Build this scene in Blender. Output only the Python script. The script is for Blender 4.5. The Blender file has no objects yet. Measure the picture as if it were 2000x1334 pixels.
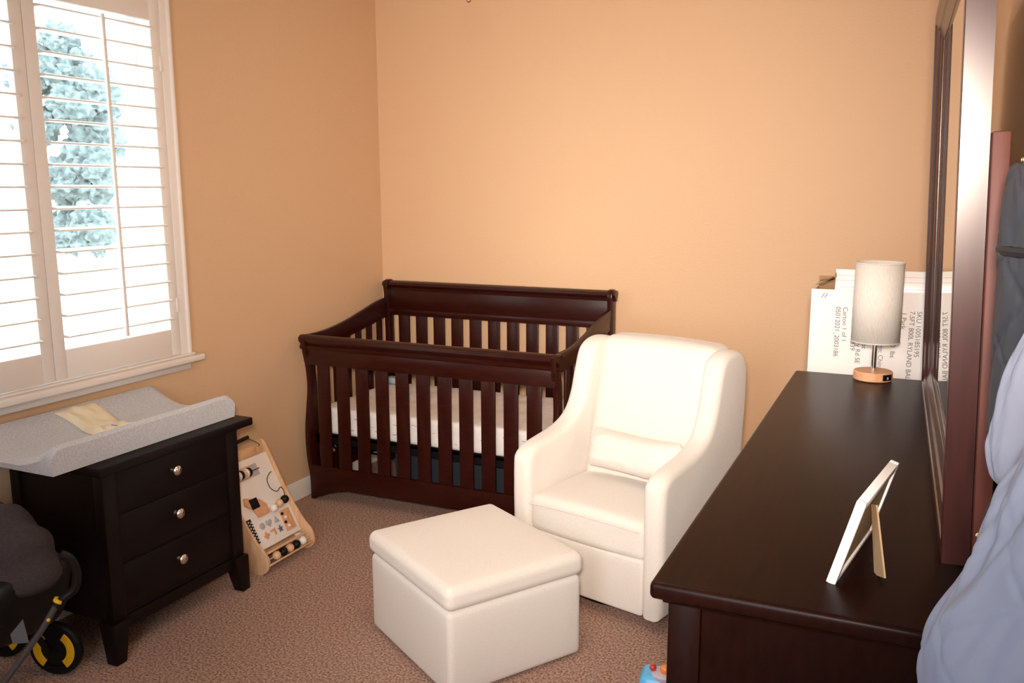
import bpy, bmesh, math, random
from mathutils import Vector, Matrix, noise
random.seed(7)
R = math.radians
C = bpy.context.scene.collection
sc = bpy.context.scene

# ------------------------------------------------------------ camera, light, exposure
cd = bpy.data.cameras.new('camera'); cam = bpy.data.objects.new('camera', cd); C.objects.link(cam)
cd.lens = 36 * 1718 / 2000; cd.sensor_width = 36; cd.clip_start = 0.02; cd.clip_end = 200
vy = Vector((800, -302, 1718)).normalized()
vx = Vector((3794, 287, -1718)).normalized(); vx = (vx - vx.dot(vy) * vy).normalized()
vz = vx.cross(vy)
rows = (vx, vy, vz)                      # world axes seen from the camera (x right, y down, z forward)
right = Vector([r[0] for r in rows]); down = Vector([r[1] for r in rows]); fwd = Vector([r[2] for r in rows])
M = Matrix.Identity(4)
for i in range(3):
    M[i][0] = right[i]; M[i][1] = -down[i]; M[i][2] = -fwd[i]
M[0][3], M[1][3], M[2][3] = 0, 0, 1.6
cam.matrix_world = M
sc.camera = cam
sc.view_settings.view_transform = 'Standard'; sc.view_settings.look = 'None'
sc.view_settings.gamma = 1; sc.view_settings.exposure = 0.04

w = bpy.data.worlds.new('world'); sc.world = w; w.use_nodes = True
bg = w.node_tree.nodes['Background']
bg.inputs[0].default_value = (0.80, 0.92, 1.0, 1); bg.inputs[1].default_value = 10.0

def area(name, loc, target, size, power, color, sy=None, portal=False):
    l = bpy.data.lights.new(name, 'AREA'); l.energy = power; l.color = color; l.size = size
    if sy: l.shape = 'RECTANGLE'; l.size_y = sy
    if portal: l.cycles.is_portal = True
    o = bpy.data.objects.new(name, l); C.objects.link(o); o.location = loc
    o.rotation_euler = (Vector(target) - Vector(loc)).to_track_quat('-Z', 'Y').to_euler()
    return o
area('window_portal', (-3.08, 2.16, 1.6), (0, 2.16, 1.6), 1.35, 10, (1, 1, 1), 1.5, portal=True)
# camera flash, then a soft cool fill light added behind it; no doorway exists
fl = area('camera_flash', (0.0, -0.06, 1.74), (-1.72, 4.4, 1.30), 0.16, 26, (1.0, 0.84, 0.71)); fl.data.spread = R(66)
area('rear_fill', (-0.75, -0.52, 1.55), (-1.15, 3.0, 1.2), 0.8, 36, (0.84, 0.92, 1.0), 1.4)

# ------------------------------------------------------------ materials
def new_mat(name):
    m = bpy.data.materials.new(name); m.use_nodes = True
    nt = m.node_tree; b = nt.nodes['Principled BSDF']
    return m, nt, b
def mat(name, col, rough=0.5, metal=0.0, col2=None, nscale=40, bump=0.0, bscale=200, spec=0.5, emit=0, coat=0,
        stretch=None, trans=0, detail=3, sheen=0, dist=0.002, ramp=(0.35, 0.65)):
    m, nt, b = new_mat(name)
    b.inputs['Base Color'].default_value = (*col, 1); b.inputs['Roughness'].default_value = rough
    b.inputs['Metallic'].default_value = metal; b.inputs['Specular IOR Level'].default_value = spec
    b.inputs['Coat Weight'].default_value = coat; b.inputs['Transmission Weight'].default_value = trans
    b.inputs['Sheen Weight'].default_value = sheen
    if emit:
        b.inputs['Emission Color'].default_value = (*col, 1); b.inputs['Emission Strength'].default_value = emit
    tc = nt.nodes.new('ShaderNodeTexCoord'); vec = tc.outputs['Object']
    if stretch:
        mp = nt.nodes.new('ShaderNodeMapping'); mp.inputs['Scale'].default_value = stretch
        nt.links.new(vec, mp.inputs[0]); vec = mp.outputs[0]
    if col2:
        n = nt.nodes.new('ShaderNodeTexNoise'); n.inputs['Scale'].default_value = nscale; n.inputs['Detail'].default_value = detail
        r = nt.nodes.new('ShaderNodeValToRGB'); r.color_ramp.elements[0].color = (*col, 1); r.color_ramp.elements[1].color = (*col2, 1)
        r.color_ramp.elements[0].position, r.color_ramp.elements[1].position = ramp
        nt.links.new(vec, n.inputs['Vector']); nt.links.new(n.outputs['Fac'], r.inputs[0]); nt.links.new(r.outputs[0], b.inputs['Base Color'])
    if bump:
        n2 = nt.nodes.new('ShaderNodeTexNoise'); n2.inputs['Scale'].default_value = bscale; n2.inputs['Detail'].default_value = 2
        bp = nt.nodes.new('ShaderNodeBump'); bp.inputs['Strength'].default_value = bump; bp.inputs['Distance'].default_value = dist
        nt.links.new(vec, n2.inputs['Vector']); nt.links.new(n2.outputs['Fac'], bp.inputs['Height']); nt.links.new(bp.outputs[0], b.inputs['Normal'])
    return m
WALL = mat('tan_paint', (0.66, 0.440, 0.270), 0.55, bump=0.35, bscale=110, spec=0.35, dist=0.003)
CEIL = mat('ceiling_paint', (0.75, 0.70, 0.62), 0.8, bump=0.3, bscale=90)
WHITE = mat('white_trim_paint', (0.78, 0.74, 0.70), 0.4)
SHUT = mat('shutter_paint', (0.80, 0.74, 0.69), 0.45)
CARPET = mat('brown_carpet', (0.14, 0.080, 0.060), 0.95, col2=(0.58, 0.385, 0.31), nscale=125, bump=0.5, bscale=125, spec=0.1, detail=3, dist=0.004, ramp=(0.30, 0.66))
ESP = mat('black_brown_wood', (0.0050, 0.0020, 0.0018), 0.45, col2=(0.0075, 0.003, 0.0025), nscale=9, stretch=(8, 1, 1), spec=0.22)
CHERRY = mat('espresso_cherry_wood', (0.020, 0.0024, 0.0014), 0.30, col2=(0.032, 0.0044, 0.0022), nscale=7, stretch=(2, 6, 14), spec=0.35)
DRESS = mat('dresser_wood', (0.008, 0.0018, 0.0010), 0.36, col2=(0.012, 0.0028, 0.0014), nscale=6, stretch=(14, 1.5, 4), spec=0.11)
MIRW = mat('mirror_frame_wood', (0.030, 0.007, 0.006), 0.28, col2=(0.042, 0.010, 0.008), nscale=6, stretch=(10, 10, 1.2), spec=0.55)
REDW = mat('red_brown_board', (0.065, 0.012, 0.006), 0.6, col2=(0.095, 0.019, 0.009), nscale=6, stretch=(10, 10, 1.2))
CREAM = mat('cream_linen', (0.74, 0.695, 0.645), 0.9, col2=(0.80, 0.755, 0.70), nscale=260, bump=0.35, bscale=600, spec=0.15, sheen=0.2, dist=0.001)
PEACH = mat('mattress_cotton', (0.80, 0.70, 0.62), 0.9, bump=0.2, bscale=30, spec=0.1)
SHEET = mat('white_sheet', (0.80, 0.77, 0.76), 0.85, col2=(0.86, 0.83, 0.82), nscale=20, bump=0.4, bscale=12, spec=0.1, dist=0.01)
DARKPR = mat('sheet_print', (0.12, 0.11, 0.12), 0.9)
GREYP = mat('heather_grey_plush', (0.40, 0.41, 0.44), 0.95, col2=(0.62, 0.63, 0.66), nscale=170, bump=0.5, bscale=300, spec=0.1, sheen=0.2, detail=4, ramp=(.2,.8))
CLOTHC = mat('cream_cloth', (0.80, 0.70, 0.52), 0.9, bump=0.4, bscale=60, spec=0.1)
BLUE_T = mat('blue_thread', (0.25, 0.3, 0.5), 0.8)
NICK = mat('brushed_nickel', (0.72, 0.64, 0.56), 0.28, metal=1.0)
CHROME = mat('chrome', (0.85, 0.85, 0.85), 0.08, metal=1.0)
BRASS = mat('brass', (0.85, 0.65, 0.35), 0.25, metal=1.0)
GLASSM = mat('mirror_glass', (0.86, 0.88, 0.85), 0.01, metal=1.0)
PINE = mat('light_birch', (0.60, 0.36, 0.20), 0.5, col2=(0.70, 0.45, 0.26), nscale=8, stretch=(12, 2, 2))
BEECH = mat('beech_wood', (0.62, 0.30, 0.15), 0.45, col2=(0.72, 0.39, 0.21), nscale=10, stretch=(2, 12, 6))
TOYW = mat('toy_white', (0.80, 0.74, 0.70), 0.5)
TOYG = mat('toy_grey', (0.42, 0.41, 0.42), 0.5)
BLACK = mat('black_plastic', (0.004, 0.004, 0.0045), 0.5, spec=0.25)
DOTS = mat('black_fabric', (0.012, 0.012, 0.014), 0.8)
BLKF = mat('black_nylon', (0.004, 0.0035, 0.0045), 0.7, bump=0.3, bscale=60)
KRAFT = mat('kraft_board', (0.36, 0.24, 0.13), 0.8, bump=0.2, bscale=80)
LINEN = mat('linen_shade', (0.60, 0.54, 0.485), 0.9, col2=(0.70, 0.64, 0.58), nscale=60, stretch=(10, 10, 1), bump=0.2, bscale=300)
CARD = mat('white_cardboard', (0.74, 0.70, 0.68), 0.8, col2=(0.79, 0.755, 0.735), nscale=5)
CARDB = mat('brown_cardboard', (0.30, 0.18, 0.09), 0.85)
TAPE = mat('white_tape', (0.80, 0.78, 0.78), 0.3, spec=0.6)
INK = mat('grey_ink', (0.16, 0.155, 0.16), 0.8)
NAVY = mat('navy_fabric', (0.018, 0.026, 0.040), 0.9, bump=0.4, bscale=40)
CANOPY = mat('grey_canopy', (0.030, 0.022, 0.024), 0.9, col2=(0.042, 0.031, 0.033), nscale=90, bump=0.4, bscale=220)
TUBEM = mat('grey_metal', (0.10, 0.11, 0.13), 0.35, metal=0.7)
YEL = mat('yellow_plastic', (0.80, 0.46, 0.01), 0.45)
CYAN = mat('blue_plastic', (0.10, 0.48, 0.85), 0.35)
ORAN = mat('orange_plastic', (0.85, 0.25, 0.05), 0.35)
REDP = mat('red_plastic', (0.55, 0.04, 0.03), 0.35)
LILAC = mat('lilac_plastic', (0.55, 0.5, 0.58), 0.4)
DKQ = mat('dark_quilted_nylon', (0.020, 0.022, 0.030), 0.6, bump=0.3, bscale=30)
LTQ = mat('light_grey_nylon', (0.165, 0.185, 0.255), 0.6, bump=0.4, bscale=14, dist=0.006)
LTW = mat('pale_lining', (0.16, 0.175, 0.235), 0.7, bump=0.4, bscale=20, dist=0.005)
PHOTO = mat('white_frame_paint', (0.84, 0.82, 0.83), 0.35)
FANW = mat('fan_wood', (0.16, 0.07, 0.035), 0.4)
CONC = mat('patio_concrete', (0.55, 0.53, 0.50), 0.9)
STUC = mat('pale_stucco', (0.62, 0.62, 0.60), 0.9)
LEAF = mat('pale_leaf', (0.075, 0.098, 0.098), 0.9, col2=(0.15, 0.175, 0.17), nscale=14, detail=10, ramp=(.4,.6))
BARK = mat('bark', (0.25, 0.26, 0.26), 0.9)
BULB = mat('lit_frosted_glass', (1.0, 0.70, 0.48), 0.4, emit=35)
m, nt, b = new_mat('window_pane')
nt.nodes.remove(b); g = nt.nodes.new('ShaderNodeBsdfTransparent'); g.inputs[0].default_value = (0.93, 0.97, 0.97, 1)
gl = nt.nodes.new('ShaderNodeBsdfGlossy'); gl.inputs['Roughness'].default_value = 0.02
mx = nt.nodes.new('ShaderNodeMixShader'); mx.inputs[0].default_value = 0.05
nt.links.new(g.outputs[0], mx.inputs[1]); nt.links.new(gl.outputs[0], mx.inputs[2])
nt.links.new(mx.outputs[0], nt.nodes['Material Output'].inputs[0]); PANE = m

# ------------------------------------------------------------ mesh helpers
def merge(bm, t, M4=None):
    if M4 is not None: t.transform(M4)
    me = bpy.data.meshes.new('t'); t.to_mesh(me); bm.from_mesh(me); bpy.data.meshes.remove(me); t.free()
def box(bm, x0, x1, y0, y1, z0, z1, bev=0.0, seg=2, M4=None):
    t = bmesh.new(); bmesh.ops.create_cube(t, size=1)
    for v in t.verts:
        v.co = Vector((x0 + (v.co.x + .5) * (x1 - x0), y0 + (v.co.y + .5) * (y1 - y0), z0 + (v.co.z + .5) * (z1 - z0)))
    if bev: bmesh.ops.bevel(t, geom=t.edges[:], offset=bev, segments=seg, affect='EDGES', profile=0.5, clamp_overlap=True)
    merge(bm, t, M4)
def prism(bm, pts, axis, a, b, bev=0.0, seg=2, M4=None):
    """outline pts (u,v) extruded along axis from a to b; axis x:(u=y,v=z) y:(u=x,v=z) z:(u=x,v=y)"""
    t = bmesh.new()
    def P(u, v, s): return {'x': (s, u, v), 'y': (u, s, v), 'z': (u, v, s)}[axis]
    f = t.faces.new([t.verts.new(P(u, v, a)) for u, v in pts])
    e = bmesh.ops.extrude_face_region(t, geom=[f])
    d = Vector(P(0, 0, b - a))
    bmesh.ops.translate(t, verts=[x for x in e['geom'] if isinstance(x, bmesh.types.BMVert)], vec=d)
    bmesh.ops.recalc_face_normals(t, faces=t.faces[:])
    if bev:
        caps = [fc for fc in t.faces if abs(fc.normal[{'x': 0, 'y': 1, 'z': 2}[axis]]) > 0.9 and len(fc.verts) == len(pts)]
        ed = list({e for fc in caps for e in fc.edges})
        bmesh.ops.bevel(t, geom=ed, offset=bev, segments=seg, affect='EDGES', profile=0.5, clamp_overlap=True)
    merge(bm, t, M4)
def smoothpts(pts, n=6, closed=False):
    out = []; N = len(pts); P = [Vector(p) for p in pts]
    rng = range(N) if closed else range(N - 1)
    for i in rng:
        p0 = P[(i - 1) % N] if closed or i > 0 else P[0]; p1 = P[i]; p2 = P[(i + 1) % N]
        p3 = P[(i + 2) % N] if closed or i + 2 < N else P[-1]
        for k in range(n):
            t = k / n
            out.append(0.5 * ((2 * p1) + (-p0 + p2) * t + (2 * p0 - 5 * p1 + 4 * p2 - p3) * t * t + (-p0 + 3 * p1 - 3 * p2 + p3) * t ** 3))
    if not closed: out.append(P[-1])
    return out
def tube(bm, pts, r, n=10, cap=True, rr=None, M4=None):
    t = bmesh.new(); P = [Vector(p) for p in pts]; rings = []
    up = Vector((0, 0, 1)); prev = None
    for i, p in enumerate(P):
        d = (P[min(i + 1, len(P) - 1)] - P[max(i - 1, 0)]).normalized()
        a = d.orthogonal().normalized() if prev is None else (prev - d * prev.dot(d)).normalized()
        prev = a; bb = d.cross(a); q = rr[i] if rr else r
        rings.append([t.verts.new(p + a * q * math.cos(2 * math.pi * k / n) + bb * q * math.sin(2 * math.pi * k / n)) for k in range(n)])
    for i in range(len(rings) - 1):
        for k in range(n):
            t.faces.new((rings[i][k], rings[i][(k + 1) % n], rings[i + 1][(k + 1) % n], rings[i + 1][k]))
    if cap: t.faces.new(rings[0][::-1]); t.faces.new(rings[-1])
    bmesh.ops.recalc_face_normals(t, faces=t.faces[:])
    merge(bm, t, M4)
def lathe(bm, prof, c, n=32, M4=None, cap=True):
    """prof list of (radius, z); around z axis at c"""
    t = bmesh.new(); rings = []
    for r, z in prof:
        rings.append([t.verts.new((r * math.cos(2 * math.pi * k / n), r * math.sin(2 * math.pi * k / n), z)) for k in range(n)])
    for i in range(len(rings) - 1):
        for k in range(n):
            t.faces.new((rings[i][k], rings[i][(k + 1) % n], rings[i + 1][(k + 1) % n], rings[i + 1][k]))
    if cap: t.faces.new(rings[0][::-1]); t.faces.new(rings[-1])
    bmesh.ops.remove_doubles(t, verts=t.verts[:], dist=1e-6)
    bmesh.ops.recalc_face_normals(t, faces=t.faces[:])
    T = Matrix.Translation(Vector(c))
    merge(bm, t, T @ M4 if M4 is not None else T)
def rbox(bm, c, half, r, fn=None, n=8, ns=4, M4=None):
    """soft cushion: box with round edges of radius r, then deformed by fn(local point)"""
    t = bmesh.new(); h = Vector(half); c = Vector(c)
    def coords(hh):
        rr = min(r, hh * 0.999)
        a = [-hh + rr * (1 - math.cos(math.pi / 2 * i / ns)) * 1.0 for i in range(ns)]
        mid = [-(hh - rr) + 2 * (hh - rr) * i / n for i in range(n + 1)]
        return a + mid + [-x for x in a[::-1]]
    cs = [coords(h[i]) for i in range(3)]
    for ax in range(3):
        u, v = [(1, 2), (0, 2), (0, 1)][ax]
        for s in (-1, 1):
            g = []
            for a in cs[u]:
                row = []
                for b_ in cs[v]:
                    p = Vector((0, 0, 0)); p[ax] = s * h[ax]; p[u] = a; p[v] = b_
                    inner = Vector([max(-(h[i] - min(r, h[i])), min(h[i] - min(r, h[i]), p[i])) for i in range(3)])
                    d = p - inner
                    q = inner + d.normalized() * min(r, 1e9) if d.length > 1e-9 else p
                    for i in range(3): q[i] = max(-h[i], min(h[i], q[i]))
                    row.append(t.verts.new(q))
                g.append(row)
            for i in range(len(g) - 1):
                for j in range(len(g[0]) - 1):
                    t.faces.new((g[i][j], g[i + 1][j], g[i + 1][j + 1], g[i][j + 1]))
    bmesh.ops.remove_doubles(t, verts=t.verts[:], dist=1e-5)
    bmesh.ops.recalc_face_normals(t, faces=t.faces[:])
    if fn:
        for vv in t.verts: vv.co = fn(vv.co.copy())
    T = Matrix.Translation(c)
    merge(bm, t, (M4 @ T) if M4 is not None else T)
def ball(bm, c, r, s=(1, 1, 1), sub=3, M4=None):
    t = bmesh.new(); bmesh.ops.create_icosphere(t, subdivisions=sub, radius=r)
    for v in t.verts: v.co = Vector((v.co.x * s[0], v.co.y * s[1], v.co.z * s[2]))
    T = Matrix.Translation(Vector(c))
    merge(bm, t, T @ M4 if M4 is not None else T)
def obj(name, bm, m, parent=None, smooth=True, ang=38):
    me = bpy.data.meshes.new(name); bm.to_mesh(me); bm.free()
    me.materials.append(m)
    if smooth:
        me.shade_smooth(); me.set_sharp_from_angle(angle=R(ang))
    o = bpy.data.objects.new(name, me); C.objects.link(o)
    if parent: o.parent = parent
    return o
def one(name, m, parent, fn, *a, **k):
    bm = bmesh.new(); fn(bm, *a, **k); return obj(name, bm, m, parent)
def thing(name, label, cat, loc=(0, 0, 0), rot=(0, 0, 0), group=None):
    o = bpy.data.objects.new(name, None); C.objects.link(o); o.location = loc; o.rotation_euler = rot
    o.empty_display_size = 0.05
    return tag(o, label, cat, group)
def tag(o, label, cat, group=None):
    o['label'] = label; o['category'] = cat
    if group: o['group'] = group
    return o
def struct(name, bm, m, parent=None):
    o = obj(name, bm, m, parent)
    if not parent: o['kind'] = 'structure'
    return o

# ------------------------------------------------------------ the room
XL, XR, YB, YN, ZC = -2.86, 0.20, 4.40, -0.60, 2.70
bm = bmesh.new(); box(bm, XL - .2, XR + .2, YN - .2, YB + .2, -0.1, 0); struct('floor', bm, CARPET)
bm = bmesh.new(); box(bm, XL - .2, XR + .2, YN - .2, YB + .2, ZC, ZC + .1); struct('ceiling', bm, CEIL)
bm = bmesh.new(); box(bm, XL - .2, XR + .2, YB, YB + .15, 0, ZC); struct('wall_back', bm, WALL)
bm = bmesh.new(); box(bm, XR, XR + .15, YN, YB, 0, ZC); struct('wall_right', bm, WALL)
bm = bmesh.new(); box(bm, XL - .2, XR + .2, YN - .15, YN, 0, ZC); struct('wall_near', bm, WALL)
WY0, WY1, WZ0, WZ1 = 1.49, 2.79, 0.885, 2.38
bm = bmesh.new()
box(bm, XL - .15, XL, YN, WY0, 0, ZC); box(bm, XL - .15, XL, WY1, YB, 0, ZC)
box(bm, XL - .15, XL, WY0, WY1, 0, WZ0); box(bm, XL - .15, XL, WY0, WY1, WZ1, ZC)
bmesh.ops.remove_doubles(bm, verts=bm.verts[:], dist=1e-5)
struct('wall_left', bm, WALL)
def base_prof(s=1): return [(0, 0), (0.014 * s, 0), (0.014 * s, .075), (0.009 * s, .083), (0.006 * s, .092), (0, .095)]
bm = bmesh.new(); prism(bm, [(XL + a, z) for a, z in base_prof()], 'y', YN, YB); struct('baseboard_left', bm, WHITE)
bm = bmesh.new(); prism(bm, [(YB - a, z) for a, z in base_prof()], 'x', XL + .014, XR - .014); struct('baseboard_back', bm, WHITE)
bm = bmesh.new(); prism(bm, [(XR - a, z) for a, z in base_prof()], 'y', YN, YB); struct('baseboard_right', bm, WHITE)

# window: casing, jambs, sash and pane
win = bpy.data.objects.new('window_1', None); C.objects.link(win); win['kind'] = 'structure'
bm = bmesh.new()
def casing(bm, y0, y1, z0, z1):      # stepped casing, proud of the wall
    box(bm, XL, XL + .022, y0, y1, z0, z1, .003)
casing(bm, WY1 - .005, WY1 + .045, WZ0, WZ1 + .05); casing(bm, WY0 - .045, WY0 + .005, WZ0, WZ1 + .05)
casing(bm, WY0 + .005, WY1 - .005, WZ1 - .005, WZ1 + .05)
box(bm, XL, XL + .032, WY1 + .030, WY1 + .045, WZ0, WZ1 + .05, .004); box(bm, XL, XL + .032, WY0 - .045, WY0 - .030, WZ0, WZ1 + .05, .004)
box(bm, XL, XL + .032, WY0 - .045, WY1 + .045, WZ1 + .035, WZ1 + .05, .004)
struct('window_casing', bm, SHUT, win)
bm = bmesh.new()
box(bm, XL - .15, XL, WY0, WY0 + .012, WZ0, WZ1); box(bm, XL - .15, XL, WY1 - .012, WY1, WZ0, WZ1)
box(bm, XL - .15, XL, WY0, WY1, WZ0, WZ0 + .012); box(bm, XL - .15, XL, WY0, WY1, WZ1 - .012, WZ1)
struct('window_jamb', bm, WHITE, win)
bm = bmesh.new(); box(bm, XL - .12, XL + .058, WY0 - .085, WY1 + .095, WZ0 - .022, WZ0 + .006, .008, 3); box(bm, XL, XL + .035, WY0 - .06, WY1 + .06, WZ0 + .006, WZ0 + .018, .005)
struct('window_sill', bm, SHUT, win)
bm = bmesh.new(); box(bm, XL, XL + .018, WY0 - .045, WY1 + .045, WZ0 - .055, WZ0 - .02, .003)
struct('window_apron', bm, WHITE, win)
bm = bmesh.new(); yc = (WY0 + WY1) / 2
for a, b_ in ((WY0 + .012, WY0 + .05), (yc - .03, yc + .03), (WY1 - .05, WY1 - .012)): box(bm, XL - .14, XL - .11, a, b_, WZ0 + .012, WZ1 - .012, .003)
box(bm, XL - .14, XL - .11, WY0 + .012, WY1 - .012, WZ0 + .012, WZ0 + .05, .003); box(bm, XL - .14, XL - .11, WY0 + .012, WY1 - .012, WZ1 - .05, WZ1 - .012, .003)
struct('window_sash', bm, WHITE, win)
bm = bmesh.new(); box(bm, XL - .128, XL - .122, WY0 + .04, WY1 - .04, WZ0 + .04, WZ1 - .04); struct('window_pane', bm, PANE, win)

# two plantation shutters
def shutter(y0, y1, label):
    z0, z1 = WZ0 + .022, WZ1 - .012
    t = thing('window_shutter', label, 'shutter', (XL + .012, (y0 + y1) / 2, z0), group='plantation shutters on the window')
    hw = (y1 - y0) / 2; h = z1 - z0; st = .05; br = 1.018 - z0; tr = z1 - 2.262
    for s in (-1, 1):
        one('stile', SHUT, t, box, -.012, .018, min(s * hw, s * (hw - st)), max(s * hw, s * (hw - st)), 0, h, .003)
    one('bottom_rail', SHUT, t, box, -.012, .018, -hw + st, hw - st, 0, br, .003)
    one('top_rail', SHUT, t, box, -.012, .018, -hw + st, hw - st, h - tr, h, .003)
    for k in range(16):
        z = 1.068 - z0 + k * .0776
        bm = bmesh.new()
        pts = [(.044 * math.copysign(abs(math.cos(a)) ** .45, math.cos(a)), .0052 * math.copysign(abs(math.sin(a)) ** .8, math.sin(a))) for a in [2 * math.pi * i / 16 for i in range(16)]]
        prism(bm, pts, 'y', -hw + st + .001, hw - st - .001)
        M4 = Matrix.Translation((0.0, 0, z)) @ Matrix.Rotation(R(3), 4, 'Y'); bm.transform(M4)
        obj('louvre', bm, SHUT, t)
    bm = bmesh.new(); box(bm, .045, .057, -.007, .007, .125, h - tr - .02, .003)
    for k in range(16): tube(bm, [(.040, 0, 1.068 - z0 + k * .0776), (.048, 0, 1.068 - z0 + k * .0776)], .0015, 6)
    obj('tilt_rod', bm, SHUT, t)
    for z in (.18, h - .3):
        one('hinge', NICK if False else SHUT, t, box, .016, .021, hw - .012 if y1 > 2.5 else -hw, hw if y1 > 2.5 else -hw + .012, z, z + .06, .001)
    return t
yc = 2.164
shutter(yc + .001, WY1 - .016, 'white louvred shutter panel nearest the room corner, with vertical tilt rod')
shutter(WY0 + .016, yc - .001, 'white louvred shutter panel at the left edge, farther from the crib')

# ------------------------------------------------------------ outside
bm = bmesh.new(); box(bm, -40, XL - .2, -20, 40, -0.25, -0.15); o = obj('patio_ground', bm, CONC); o['kind'] = 'structure'
def tree(x, y, h, rad, label):
    t = thing('tree', label, 'tree', (x, y, -.15))
    one('trunk', BARK, t, tube, [(0, 0, 0), (.05, 0, h * .35), (0, .05, h * .7)], .12, 12, rr=[.16, .12, .08])
    bm = bmesh.new()
    for k in range(22):
        a = random.uniform(0, 6.28); q = rad * random.uniform(0, .7); z = h * .62 + random.uniform(-.42, .42) * h * .75
        tt = bmesh.new(); bmesh.ops.create_icosphere(tt, subdivisions=4, radius=rad * random.uniform(.3, .48))
        for v in tt.verts: v.co *= 1 + .35 * noise.noise(v.co * 6 + Vector((k, 0, 0))) + .35 * noise.noise(v.co * 22 + Vector((k, 5, 0)))
        tt.transform(Matrix.Translation((q * math.cos(a), q * math.sin(a), z))); merge(bm, tt)
    obj('foliage', bm, LEAF, t)
tree(-9.0, 7.45, 3.7, .62, 'pale blue-green tree outside, seen through the right shutter panel')

# ------------------------------------------------------------ crib
def crib():
    t = thing('baby_crib', 'dark cherry brown slatted sleigh crib in the room corner', 'crib', (-2.105, 3.96, 0))
    ox, oy = -2.105, 3.96
    T = Matrix.Translation((-ox, -oy, 0))
    x0, x1, yf, yb = -2.80, -1.41, 3.56, 4.345
    def B(*a, **k): k['M4'] = T; return box(*a, **k)
    # front panel
    bm = bmesh.new()
    prof = [(yf - .028, .845), (yf - .026, .862), (yf - .012, .872), (yf + .012, .872), (yf + .024, .862), (yf + .026, .845), (yf + .020, .832), (yf + .014, .826),
            (yf + .014, .80), (yf - .014, .80), (yf - .020, .808), (yf - .020, .816), (yf - .012, .824), (yf - .018, .832)]
    prism(bm, prof, 'x', x0 - .012, x1 + .012, M4=T); obj('front_top_rail', bm, CHERRY, t)
    one('front_top_board', CHERRY, t, B, x0 + .01, x1 - .01, yf - .010, yf + .012, .722, .803, bev=.002)
    n = 11; gap_w = .044; cx0 = x0 + .035; cx1 = x1 - .035
    pitch = (cx1 - cx0 - gap_w) / n; sw = pitch - gap_w
    for k in range(n):
        a = cx0 + gap_w + k * pitch
        one('front_slat', CHERRY, t, B, a, a + sw, yf - .006, yf + .006, .18, .725, bev=.002)
    arch = [(x0 + .012, .19)]
    N = 24
    bot = []
    for i in range(N + 1):
        u = i / N; x = x0 + .012 + (x1 - x0 - .024) * u
        e = min(u, 1 - u) / .16
        z = .022 + .054 * (0 if e < .25 else min(1, (e - .25) / .75)) ** .7 if e < 1 else .076
        bot.append((x, z))
    bm = bmesh.new(); prism(bm, [(x0 + .012, .19)] + bot + [(x1 - .012, .19)], 'y', yf - .010, yf + .012, bev=.002, M4=T)
    obj('front_bottom_board', bm, CHERRY, t)
    # back panel
    bm = bmesh.new()
    prof = [(yb - .030, 1.052), (yb - .026, 1.066), (yb - .01, 1.074), (yb + .015, 1.074), (yb + .026, 1.064), (yb + .026, 1.05), (yb + .016, 1.038), (yb + .012, 1.02), (yb - .012, 1.02), (yb - .014, 1.036), (yb - .022, 1.042)]
    prism(bm, prof, 'x', x0 - .012, x1 + .012, M4=T); obj('back_top_rail', bm, CHERRY, t)
    one('back_top_board', CHERRY, t, B, x0 + .01, x1 - .01, yb - .011, yb + .011, .905, 1.025, bev=.002)
    one('back_middle_rail', CHERRY, t, B, x0 + .01, x1 - .01, yb - .014, yb + .014, .875, .91, bev=.004)
    for k in range(n):
        a = cx0 + gap_w + k * pitch
        one('back_slat', CHERRY, t, B, a, a + sw, yb - .006, yb + .006, .19, .88, bev=.002)
    one('back_bottom_board', CHERRY, t, B, x0 + .01, x1 - .01, yb - .010, yb + .010, .08, .20, bev=.002)
    # end panels
    for xa, side in ((x0, 'left'), (x1 - .028, 'right')):
        xb = xa + .028
        fp = smoothpts([(yf - .030, .862), (yf - .022, .80), (yf + .002, .70), (yf + .010, .60), (yf - .004, .50), (yf - .022, .38), (yf - .018, .24), (yf + .002, .12), (yf + .006, 0)], 4)
        pts = [(p[0], p[1]) for p in fp] + [(yf + .055, 0), (yf + .062, .2), (yf + .062, .6), (yf + .050, .74), (yf + .030, .83), (yf + .020, .870)]
        bm = bmesh.new(); prism(bm, pts, 'x', xa, xb, bev=.004, M4=T); obj('post', bm, CHERRY, t)
        bp = smoothpts([(yb + .032, 0), (yb + .032, .6), (yb + .030, .95), (yb + .032, 1.05), (yb + .020, 1.078), (yb - .020, 1.078), (yb - .040, 1.05), (yb - .034, .98), (yb - .030, .8), (yb - .030, 0)], 4)
        bm = bmesh.new(); prism(bm, [(p[0], p[1]) for p in bp], 'x', xa, xb, bev=.004, M4=T); obj('post', bm, CHERRY, t)
        top = smoothpts([(yf - .01, .874), (yf + .15, .874), (yf + .33, .896), (yf + .50, .932), (yf + .66, .968), (yb - .03, .978)], 5)
        bot2 = smoothpts([(yb - .03, .87), (yf + .5, .83), (yf + .25, .795), (yf + .05, .78)], 5)
        bm = bmesh.new(); prism(bm, [(p[0], p[1]) for p in top] + [(p[0], p[1]) for p in bot2], 'x', xa + .004, xb - .004, bev=.004, M4=T); obj('side_top_rail', bm, CHERRY, t)
        m_ = 6; L0 = yf + .062; L1 = yb - .030; gg = .058; pw = (L1 - L0 - gg) / m_
        for k in range(m_):
            a = L0 + gg + k * pw; zz = .80 + .07 * ((a - yf) / .8)
            one('side_slat', CHERRY, t, B, xa + .008, xb - .008, a, a + pw - gg, .18, zz, bev=.002)
        one('side_bottom_rail', CHERRY, t, B, xa + .004, xb - .004, yf + .05, yb - .02, .10, .20, bev=.002)
    # mattress support: dark metal frame with springs deck
    bm = bmesh.new()
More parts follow.
